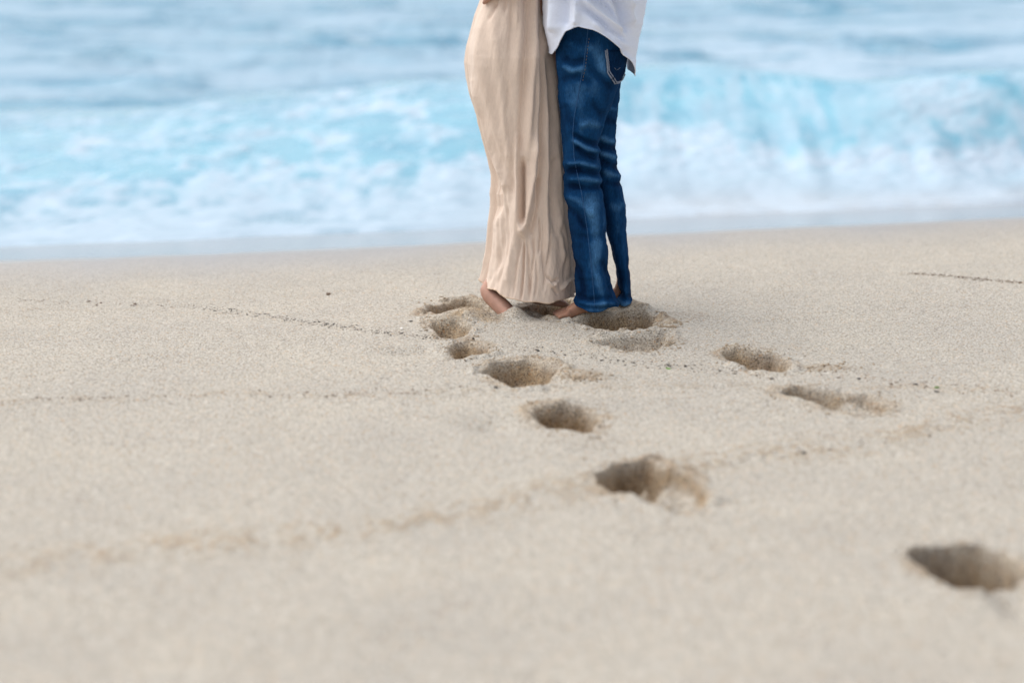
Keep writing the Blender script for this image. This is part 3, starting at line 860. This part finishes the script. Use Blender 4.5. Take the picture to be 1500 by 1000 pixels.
def leg(lt, rt, Yd, Yhip, lines, seed, ay_t, hemz, amp=1.5):
    lz_, lx_ = zx_table(lt, Yd); rz_, rx_ = zx_table(rt, Yd)
    zz = np.linspace(hemz, 1.09, 240)
    L = np.interp(zz, lz_, lx_); Rr = np.interp(zz, rz_, rx_)
    ay_ = np.interp(zz, [0, .08, .3, .5, .75, .92, 1.1], ay_t)
    cy_ = np.interp(zz, [0, .5, .9, 1.1], [Yd, Yd, Yhip, Yhip])
    def dsp(px, py, A, Zz):
        side = sstep(.5, -.2, np.sin(A))
        d = creases(px, py, lines) * (.35 + .65 * side) * amp
        d += (fbm(px / 16.0 + 3 * np.sin(A), py / 13.0, seed, 3) - .5) * .009
        d += (1 - side) * .005 * np.sin(Zz * 60 + 3 * np.sin(A * 2)) * sstep(.2, .5, Zz) * (1 - sstep(.55, .75, Zz))
        return d
    def hm(ang): return hemz + .006 * np.sin(ang * 2 + seed) + .004 * np.sin(ang * 5) + .012 * sstep(.3, 1, -np.cos(ang))
    v_, f_ = tube(zz, L, Rr, cy_, ay_, 120, hem=hm, disp=dsp, expo=2.25)
    pxx, pyy = px_of(v_[:, 0], v_[:, 1], v_[:, 2])
    cen = (np.interp(v_[:, 2], zz, L) + np.interp(v_[:, 2], zz, Rr)) / 2
    wid = (np.interp(v_[:, 2], zz, Rr) - np.interp(v_[:, 2], zz, L)) / 2
    uu = (v_[:, 0] - cen) / wid
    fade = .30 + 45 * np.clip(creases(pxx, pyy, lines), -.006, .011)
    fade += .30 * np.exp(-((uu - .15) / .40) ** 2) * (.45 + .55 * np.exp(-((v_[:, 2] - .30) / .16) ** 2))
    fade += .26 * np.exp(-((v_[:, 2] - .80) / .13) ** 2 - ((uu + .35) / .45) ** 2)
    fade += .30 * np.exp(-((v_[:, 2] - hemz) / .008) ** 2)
    return v_, f_, np.clip(fade, 0, 1)
hemN = at(872, 454, YL - .07).z
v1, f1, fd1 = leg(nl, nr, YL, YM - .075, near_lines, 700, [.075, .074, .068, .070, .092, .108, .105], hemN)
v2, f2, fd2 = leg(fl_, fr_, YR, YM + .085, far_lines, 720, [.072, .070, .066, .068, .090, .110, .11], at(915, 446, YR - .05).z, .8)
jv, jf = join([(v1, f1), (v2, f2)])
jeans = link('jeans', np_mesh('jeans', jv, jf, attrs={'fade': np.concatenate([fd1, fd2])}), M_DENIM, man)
solid(jeans, .0022)
jb = BVHTree.FromPolygons([Vector(p) for p in jv.tolist()], jf.tolist())
CAM = Vector((0, 0, CH))
def hit(px, py, off=.0012, tree=None):
    d = ray(px, py).normalized()
    loc, nrm, _, _ = (tree or jb).ray_cast(CAM, d)
    if loc is None: return None
    if nrm.dot(d) > 0: nrm = -nrm
    return loc + nrm * off
def surf_line(pts, step=2.0, off=.0012, tree=None):
    out = []
    for (a0, b0), (a1, b1) in zip(pts[:-1], pts[1:]):
        n_ = max(2, int(math.hypot(a1 - a0, b1 - b0) / step))
        for i in range(n_):
            h = hit(a0 + (a1 - a0) * i / n_, b0 + (b1 - b0) * i / n_, off, tree)
            if h is not None: out.append(h)
    h = hit(*pts[-1], off, tree)
    if h is not None: out.append(h)
    return out
seam_pts = [(862, 36), (860, 56), (855, 95), (850, 122), (846, 146), (841, 172), (839, 196), (841, 230), (845, 252), (852, 283), (860, 334), (866, 387), (870, 432), (871, 449)]
link('side_seam', tube_line(surf_line(seam_pts, 2.0, .0004), .0014), M_SEAM, jeans)
def dashes(pts, off, r_, dash=3.0, gap=2.0):
    """broken stitches as short threads in one mesh"""
    bm = bmesh.new()
    L = surf_line(pts, 1.0, off)
    i = 0; k = int(dash)
    while i + k < len(L):
        me = tube_line(L[i:i + k + 1], r_, 5); bm.from_mesh(me); bpy.data.meshes.remove(me)
        i += k + int(gap)
    me = bpy.data.meshes.new('stitching'); bm.to_mesh(me); bm.free()
    return me
link('stitching', dashes([(x_ + 3, y_) for x_, y_ in seam_pts[1:4]], .0010, .0008), M_TAN, jeans)
# back pocket on the near seat
pk_l = [(887, 74), (888, 90), (889.5, 106)]
pk_b = [(889.5, 106), (895, 115), (900, 122), (905, 121), (910.5, 116), (914, 108)]
pk_outline = pk_l + pk_b[1:]
# pocket patch
rowsP = []
for i in range(15):
    t = i / 14.0
    py_ = 74 + t * 47
    xl = np.interp(py_, [74, 90, 106, 115, 122], [887, 888, 889.5, 895, 900])
    xr = np.interp(py_, [74, 100, 108, 116, 121.5], [919, 915, 913, 909, 901])
    row = []
    for j in range(9):
        h = hit(xl + (xr - xl) * j / 8.0, py_, .0025)
        row.append(h)
    rowsP.append(row)
bm = bmesh.new(); gv = [[bm.verts.new(h) if h is not None else None for h in row] for row in rowsP]
for i in range(14):
    for j in range(8):
        q = [gv[i][j], gv[i][j + 1], gv[i + 1][j + 1], gv[i + 1][j]]
        if all(q) and max((q[a_].co - q[b_].co).length for a_ in range(4) for b_ in range(4)) < .07: bm.faces.new(q)
loose = [v_ for v_ in bm.verts if not v_.link_faces]
for v_ in loose: bm.verts.remove(v_)
me = bpy.data.meshes.new('back_pocket'); bm.to_mesh(me); bm.free()
for p_ in me.polygons: p_.use_smooth = True
a_ = me.attributes.new('fade', 'FLOAT', 'POINT'); a_.data.foreach_set('value', np.full(len(me.vertices), .12, dtype=np.float32))
pocket = link('back_pocket', me, M_DENIM, jeans); solid(pocket, .002, 0)
bm = bmesh.new()
for pts, r_ in ((pk_outline, .0026), ([(x_ + 2.0, y_ - 2.0) for x_, y_ in pk_outline[:-1]], .0022), ([(899, 99), (902, 103), (908, 98)], .0007)):
    L = surf_line(pts, 1.5, .0042)
    if len(L) > 2:
        me = tube_line(L, r_, 5); bm.from_mesh(me); bpy.data.meshes.remove(me)
me = bpy.data.meshes.new('pocket_stitching'); bm.to_mesh(me); bm.free()
link('pocket_stitching', me, M_THREAD, jeans)

# shirt
s_l = [(775, -420), (778, -300), (780, -180), (788, -80), (794, -20), (795, 0), (796, 36), (801, 60), (806, 90), (808, 130)]
s_r = [(900, -420), (935, -330), (950, -200), (953, -80), (949, -20), (947, 0), (941, 30), (935, 56), (931, 85), (929, 112), (929, 140)]
slz, slx = zx_table(s_l, YM); srz, srx = zx_table(s_r, YM)
zz = np.linspace(.80, 1.545, 215)
sl_ = np.interp(zz, slz, slx); sr_ = np.interp(zz, srz, srx)
up_z = np.array([1.14, 1.25, 1.38, 1.45, 1.50, 1.545]); up_c = np.array([MXx(q, z_, YM) for q, z_ in zip([868, 866, 864, 862, 858, 854], up_z)])
up_h = np.array([.165, .160, .150, .120, .085, .066])
sl_ = np.where(zz > 1.10, np.interp(zz, np.r_[1.09, up_z], np.r_[np.interp(1.09, slz, slx), up_c - up_h]), sl_)
sr_ = np.where(zz > 1.10, np.interp(zz, np.r_[1.09, up_z], np.r_[np.interp(1.09, srz, srx), up_c + up_h]), sr_)
say = np.interp(zz, [.80, 1.0, 1.2, 1.36, 1.44, 1.50, 1.545], [.245, .245, .23, .225, .19, .10, .066]); scy = np.full_like(zz, YM)
z_side = at(841, 39, YM - .24).z; z_back = at(929, 111, YM).z; z_front = at(810, 78, YM - .05).z
def shirt_hem(ang):
    # measured round from the back (+x): deepest tail at the back, short over the near hip
    a_ = np.arctan2(np.sin(ang), np.cos(ang))          # -pi..pi, -pi/2 faces the camera
    keys = np.array([-math.pi, -2.75, -2.45, -2.15, -1.85, -1.6, -1.25, -.85, -.4, 0.0, .5, 1.0, 1.6, 2.1, 2.6, math.pi])
    vals = np.array([z_front, z_front + .002, z_front + .03, z_side - .018, z_side, z_side - .010, z_side - .052, z_side - .098, z_side - .143, z_back, z_back + .01, z_side - .09, z_side, z_side - .01, z_front + .03, z_front])
    return np.interp(a_, keys, vals)
shirt_lines = [
    ([(850, 8), (878, 30), (902, 48), (920, 60)], 4, -.008), ([(856, -2), (884, 22), (912, 46)], 4, .009), ([(868, 30), (890, 54), (915, 80)], 5, .007), ([(864, -10), (886, 8), (908, 30)], 3.5, -.006),
    ([(900, -10), (912, 20), (922, 50)], 6, -.011), ([(908, -20), (918, 10), (926, 36)], 5, .008), ([(845, 0), (846, 20), (843, 38)], 4, .006),
    ([(880, 40), (900, 62), (926, 84)], 5, -.007), ([(812, -20), (814, 20), (812, 48)], 7, .008), ([(825, -20), (828, 10), (826, 40)], 6, -.007),
    ([(890, -30), (908, -5), (922, 10)], 6, .008),
]
def shirt_disp(px, py, A, Zz):
    side = sstep(.4, -.2, np.sin(A))
    d = creases(px, py, shirt_lines) * (.2 + .8 * side) * 3.3
    d += (fbm(px / 22.0 + 5 * (1 - side), py / 26.0, 800, 3) - .5) * .010
    d += (fbm(px / 7.0, py / 9.0, 810, 3) - .5) * .004
    d += (1 - side) * .006 * np.sin(A * 9 + Zz * 9)
    return d
hv, hf = tube(zz, sl_, sr_, scy, say, 200, hem=shirt_hem, disp=shirt_disp, expo=2.35)
def sleeve(a0, a1, a2, r0, r1, n=40, m=40, seed=5):
    """sleeve tube along shoulder, elbow, cuff"""
    pts = []
    for i in range(n):
        t = i / (n - 1)
        p_ = a0.lerp(a1, t / .55) if t < .55 else a1.lerp(a2, (t - .55) / .45)
        pts.append(p_)
    Vv = []
    for i, p_ in enumerate(pts):
        tdir = (pts[min(i + 3, n - 1)] - pts[max(i - 3, 0)]).normalized()
        a_ = tdir.orthogonal().normalized(); b_ = tdir.cross(a_)
        r_ = r0 + (r1 - r0) * i / (n - 1)
        for k in range(m):
            th = 2 * math.pi * k / m
            rr = r_ + .004 * math.sin(i * .9 + 2 * math.sin(th + seed)) + .002 * math.sin(5 * th + i * .3)
            Vv.append(p_ + (a_ * math.cos(th) + b_ * math.sin(th)) * rr)
    idx = np.arange(n * m).reshape(n, m); nx_ = np.roll(idx, -1, 1)
    return np.array([tuple(v_) for v_ in Vv]), np.stack([idx[:-1], nx_[:-1], nx_[1:], idx[1:]], -1).reshape(-1, 4)
shN, elN = MX(868, 1.42, YM - .20), MX(900, 1.20, YM - .30)
wrN = MX(752, 1.165, YW - .19)
shF, elF = MX(868, 1.42, YM + .20), MX(900, 1.20, YM + .28)
wrF = MX(752, 1.18, YW + .19)
shirt_parts = [(hv, hf), sleeve(shN, elN, elN.lerp(wrN, .45), .085, .058), sleeve(shF, elF, elF.lerp(wrF, .45), .085, .058, seed=2)]
shv, shf = join(shirt_parts)
shirt = link('shirt', np_mesh('shirt', shv, shf), M_SHIRT, man)
solid(shirt, .0018)
# stitched hem roll
hp = [Vector(hv[i]) for i in range(200)]; hp.append(hp[0].copy())
link('shirt_hem', tube_line([p_ + Vector((0, 0, .001)) for p_ in hp], .0022), M_SHIRT, shirt)

mb = {
    'pelvis': (MX(866, .94, YM), (.10, .14)), 'belly': (MX(862, 1.10, YM), (.10, .14)), 'chest': (MX(862, 1.30, YM), (.115, .165)),
    'upper': (MX(862, 1.44, YM), (.085, .14)), 'neck': (MX(850, 1.54, YM), .058), 'jaw': (MX(836, 1.61, YM), (.060, .060)),
    'head': (MX(838, 1.70, YM), (.090, .078)), 'crown': (MX(842, 1.765, YM), (.065, .06)),
    'hipN': (at(862, 95, YL + .01), .078), 'kneeN': (at(853, 245, YL), .040), 'calfN': (at(858, 320, YL), .040), 'ankN': (at(874, 425, YL), .030),
    'heelN': (at(888, 446, YL), .030), 'midN': (at(860, 447, YL), (.028, .034)), 'ballN': (at(838, 457, YL - .01), (.018, .042)),
    'hipF': (at(872, 95, YR), .075), 'kneeF': (at(886, 245, YR), .034), 'calfF': (at(904, 320, YR), .030), 'ankF': (at(916, 415, YR), .018),
    'heelF': (at(917, 438, YR), .019), 'midF': (at(896, 440, YR), (.024, .030)), 'ballF': (at(874, 448, YR), (.018, .038)),
}
mE = [('pelvis', 'belly'), ('belly', 'chest'), ('chest', 'upper'), ('upper', 'neck'), ('neck', 'jaw'), ('jaw', 'head'), ('head', 'crown'),
      ('pelvis', 'hipN'), ('hipN', 'kneeN'), ('kneeN', 'calfN'), ('calfN', 'ankN'), ('ankN', 'heelN'), ('ankN', 'midN'), ('midN', 'ballN'),
      ('pelvis', 'hipF'), ('hipF', 'kneeF'), ('kneeF', 'calfF'), ('calfF', 'ankF'), ('ankF', 'heelF'), ('ankF', 'midF'), ('midF', 'ballF')]
toes(mb, mE, 'ballN', mb['ballN'][0], Vector((-1, -.05, -.10)).normalized(), -EY, DN)
toes(mb, mE, 'ballF', mb['ballF'][0], Vector((-1, 0, -.10)).normalized(), -EY, DN)
# his near hand lies on the small of her back, fingers reaching down round the far side of her waist
hdir = (at(706, -6, YW - .10) - wrN); hdir.normalize()
arm(mb, mE, 'aN', 'upper', shN, elN, wrN, (.050, .042, .028), hdir, Vector((-.35, .15, -.92)).normalized(), Vector((-.15, .95, -.35)))
arm(mb, mE, 'aF', 'upper', shF, elF, wrF, (.050, .042, .028), Vector((-.95, -.3, .05)).normalized(), Vector((-.1, 0, -.97)).normalized(), Vector((-.2, -.95, 0)))
hd = mb['head'][0]
mb['nose'] = (hd + Vector((-.098, 0, -.012)), .013); mE.append(('head', 'nose'))
for k_, sgn in (('earN', -1), ('earF', 1)):
    mb[k_] = (hd + Vector((.012, sgn * .086, -.012)), (.011, .022)); mE.append(('head', k_))
link('body', skin_body('body', mb, mE, 'pelvis'), M_SKIN2, man)
h_ = link('hair', hair_shape(mb['head'][0] + Vector((.012, 0, .012)), .112, .098, .108, .02, 8, math.pi), M_HAIR, man); solid(h_, .006)

# ------------------------------------------------------------------ small things lying on the sand
def fleck_bm(bm, c, size, flat, seed):
    rr = random.Random(seed)
    r_ = bmesh.ops.create_icosphere(bm, subdivisions=1, radius=1.0)
    an = rr.random() * math.pi; ca_, sa_ = math.cos(an), math.sin(an)
    el = rr.uniform(.8, 2.2)
    for v_ in r_['verts']:
        k = rr.uniform(.6, 1.15)
        x_, y_, z_ = v_.co.x * size * el * k, v_.co.y * size * k, v_.co.z * size * flat * k
        v_.co = Vector((c.x + x_ * ca_ - y_ * sa_, c.y + x_ * sa_ + y_ * ca_, c.z + z_ + size * flat * .5))

def on_sand(px, py):
    z_ = 0.0
    for _ in range(4):
        g_ = G(px, py, z_); z_ = ground_z(g_.x, g_.y)
    return Vector((g_.x, g_.y, z_))

flecks = [
    (1177, 664, .0065, .7, 'dark', 'single black speck lying alone above the large two-lobed footprint'),
    (1258, 555, .008, .35, 'dark', 'flat black weed scrap near the right end of the fine debris line'),
    (1372, 574, .006, .5, 'dark', 'black weed bit lying just below a green scrap at right'),
    (1372, 568, .0065, .5, 'green', 'tiny green weed scrap far right beyond the long shallow footprint'),
    (978, 540, .006, .5, 'green', 'tiny green weed scrap between the two tracks of footprints'),
    (1004, 537, .0065, .6, 'dark', 'black speck just right of the green scrap between the tracks'),
    (1130, 555, .005, .5, 'dark', 'dark speck just below the compact footprint of the right track'),
    (693, 497, .0065, .7, 'dark', 'black speck at the right lip of the golden scooped footprint'),
    (726, 568, .0065, .5, 'dark', 'black speck at the near left lip of the angular footprint'),
    (602, 471, .006, .5, 'dark', 'dark speck left of the smooth sand mound by the heel'),
    (788, 514, .008, .5, 'dark', 'black weed knot on the debris line behind the angular footprint'),
    (481, 431, .011, .4, 'brown', 'dark twig bit lying far left on the smooth sand'),
    (588, 482, .007, .6, 'shell', 'tiny white shell bit on the debris line left of the footprints'),
    (881, 528, .005, .5, 'dark', 'dark speck right of the debris line between the tracks'),
    (1341, 563, .0055, .5, 'dark', 'dark speck left of the green scrap at far right'),
]
mats = dict(dark=M_DARKWEED, green=M_GREENWEED, brown=M_BROWNWEED, shell=M_SHELL)
nm = dict(dark='seaweed_scrap', green='seaweed_scrap', brown='twig', shell='shell')
ct = dict(dark='seaweed', green='seaweed', brown='twig', shell='shell')
for k, (px, py, sz, fl2, kd, lab) in enumerate(flecks):
    c = on_sand(px, py)
    bm = bmesh.new(); fleck_bm(bm, Vector((0, 0, 0)), sz, fl2, 900 + k)
    me = bpy.data.meshes.new(nm[kd]); bm.to_mesh(me); bm.free()
    o = link(nm[kd], me, mats[kd]); o.location = c
    tag(o, lab, ct[kd], 'scraps washed up on the sand')

def debris(name, label, pts, n, spread, smin, smax, mat, seed, bias=None):
    rr = random.Random(seed)
    bm = bmesh.new()
    L = [math.hypot(b_[0] - a_[0], b_[1] - a_[1]) for a_, b_ in zip(pts[:-1], pts[1:])]
    for i in range(n):
        t = rr.random() * sum(L); k = 0
        while t > L[k] and k < len(L) - 1: t -= L[k]; k += 1
        f_ = t / L[k]
        px = pts[k][0] + (pts[k + 1][0] - pts[k][0]) * f_; py = pts[k][1] + (pts[k + 1][1] - pts[k][1]) * f_ + rr.gauss(0, spread)
        px += rr.gauss(0, 9)
        c = on_sand(px, py)
        fleck_bm(bm, c, rr.uniform(smin, smax) * (1 if rr.random() < .85 else 1.6), rr.uniform(.25, .6), seed * 1000 + i)
    me = bpy.data.meshes.new(name); bm.to_mesh(me); bm.free()
    o = link(name, me, mat)
    tag(o, label, 'debris', kind='stuff')
debris('tide_debris', 'fine dark line of plant debris running toward the heel from the left', [(283, 449), (390, 462), (440, 470), (520, 481), (575, 489), (635, 494)], 420, 2.0, .0009, .0029, M_DARKWEED, 1)
debris('tide_debris', 'faint dotted debris line across the sand behind, far left', [(0, 438), (70, 441), (140, 444), (215, 446), (283, 449)], 60, 1.5, .0013, .0036, M_BROWNWEED, 2)
debris('tide_debris', 'broken brown debris line crossing the left sand level with the footprints', [(0, 588), (80, 583), (200, 580), (330, 578), (460, 578), (560, 576), (690, 570)], 170, 2.8, .0011, .0032, M_BROWNWEED, 3)
debris('tide_debris', 'thin trail of dark debris behind the angular footprint', [(745, 508), (790, 514), (840, 519), (900, 527), (960, 534), (1040, 540), (1110, 548)], 190, 3.4, .0009, .0030, M_DARKWEED, 4)
debris('tide_debris', 'scattered dark flecks right of the footprints', [(1165, 533), (1205, 540), (1250, 548), (1300, 560), (1370, 566), (1500, 574)], 130, 5.5, .0011, .0034, M_BROWNWEED, 5)
debris('tide_debris', 'dark stick-like debris line far right below the surf', [(1330, 400), (1360, 402), (1400, 405), (1450, 410), (1505, 415)], 300, .7, .0013, .0034, M_BROWNWEED, 6)
debris('tide_debris', 'loose brown flecks along the coarse sand ridge at right', [(1050, 680), (1180, 660), (1300, 640), (1400, 616), (1500, 600)], 90, 6.0, .0012, .003, M_BROWNWEED, 7)

# crumbs of broken crust around the prints
M_CRUMB = simple('crumb_sand', (.37, .29, .205), .95, .3, 250, bump=.6, bd=.003)
bm = bmesh.new(); rr = random.Random(77)
for p in PR:
    for i in range(46):
        th = rr.random() * 2 * math.pi; r_ = rr.gauss(1.12, .16)
        if r_ < .8: r_ = 1.0 + rr.random() * .3
        x_ = p['c'].x + p['hx'] * r_ * math.cos(th)
        y_ = p['c'].y + p['hy'] * (r_ * math.sin(th) - .3 * r_ * math.cos(th))
        fleck_bm(bm, Vector((x_, y_, ground_z(x_, y_) - .001)), rr.uniform(.002, .0052), rr.uniform(.6, .9), rr.randrange(10 ** 6))
for cx_, cy_, w_, h2, n_ in ((976, 474, 26, 7, 70), (858, 552, 32, 7, 80), (1210, 538, 46, 6, 50), (862, 464, 26, 7, 50), (978, 503, 16, 7, 40)):
    for i in range(n_):
        c = on_sand(cx_ + rr.gauss(0, w_ * .6), cy_ + rr.gauss(0, h2 * .6))
        fleck_bm(bm, c - Vector((0, 0, .001)), rr.uniform(.002, .006), rr.uniform(.6, .9), rr.randrange(10 ** 6))
me = bpy.data.meshes.new('sand_crumbs'); bm.to_mesh(me); bm.free()
for p_ in me.polygons: p_.use_smooth = True
tag(link('sand_crumbs', me, M_CRUMB), 'loose golden crumbs of sand strewn round the footprints', 'sand crumbs', kind='stuff')

# ------------------------------------------------------------------ light, sky, camera
SUN_EL, SUN_AZ = R(60), R(-66)         # azimuth measured from +Y towards +X
sd = Vector((math.sin(SUN_AZ) * math.cos(SUN_EL), math.cos(SUN_AZ) * math.cos(SUN_EL), math.sin(SUN_EL)))
w = bpy.data.worlds.new('World'); scene.world = w; w.use_nodes = True
nt = w.node_tree; nt.nodes.clear()
bg = nt.nodes.new('ShaderNodeBackground'); ow = nt.nodes.new('ShaderNodeOutputWorld')
sky = nt.nodes.new('ShaderNodeTexSky'); sky.sky_type = 'NISHITA'; sky.sun_disc = False
sky.sun_elevation = SUN_EL; sky.sun_rotation = SUN_AZ; sky.air_density = 1.0; sky.dust_density = 1.2; sky.ozone_density = 1.0
hs = nt.nodes.new('ShaderNodeHueSaturation'); hs.inputs['Saturation'].default_value = .36
nt.links.new(sky.outputs[0], hs.inputs['Color']); nt.links.new(hs.outputs[0], bg.inputs[0])
bg.inputs[1].default_value = .095
nt.links.new(bg.outputs[0], ow.inputs[0])
sl = bpy.data.lights.new('sun', 'SUN'); sl.energy = 1.5; sl.angle = R(88); sl.color = (1.0, .95, .88)
so = bpy.data.objects.new('sun', sl); COL.objects.link(so)
so.rotation_euler = sd.to_track_quat('Z', 'Y').to_euler(); so.location = sd * 30

cam = bpy.data.cameras.new('camera'); co = bpy.data.objects.new('camera', cam); COL.objects.link(co)
co.location = (0, 0, CH); co.rotation_euler = (math.pi / 2 - PITCH, 0, 0)
cam.lens = 70; cam.sensor_width = 36; cam.sensor_fit = 'HORIZONTAL'; cam.clip_end = 3000; cam.clip_start = .05
cam.dof.use_dof = True; cam.dof.aperture_fstop = 1.12; cam.dof.aperture_blades = 9
cam.dof.focus_distance = 6.75 * cp + CH * sp * .85
scene.camera = co
vs = scene.view_settings; vs.view_transform = 'Standard'; vs.look = 'None'; vs.exposure = 0.97; vs.gamma = 1.0
scene.cycles.use_denoising = True
scene.cycles.max_bounces = 8
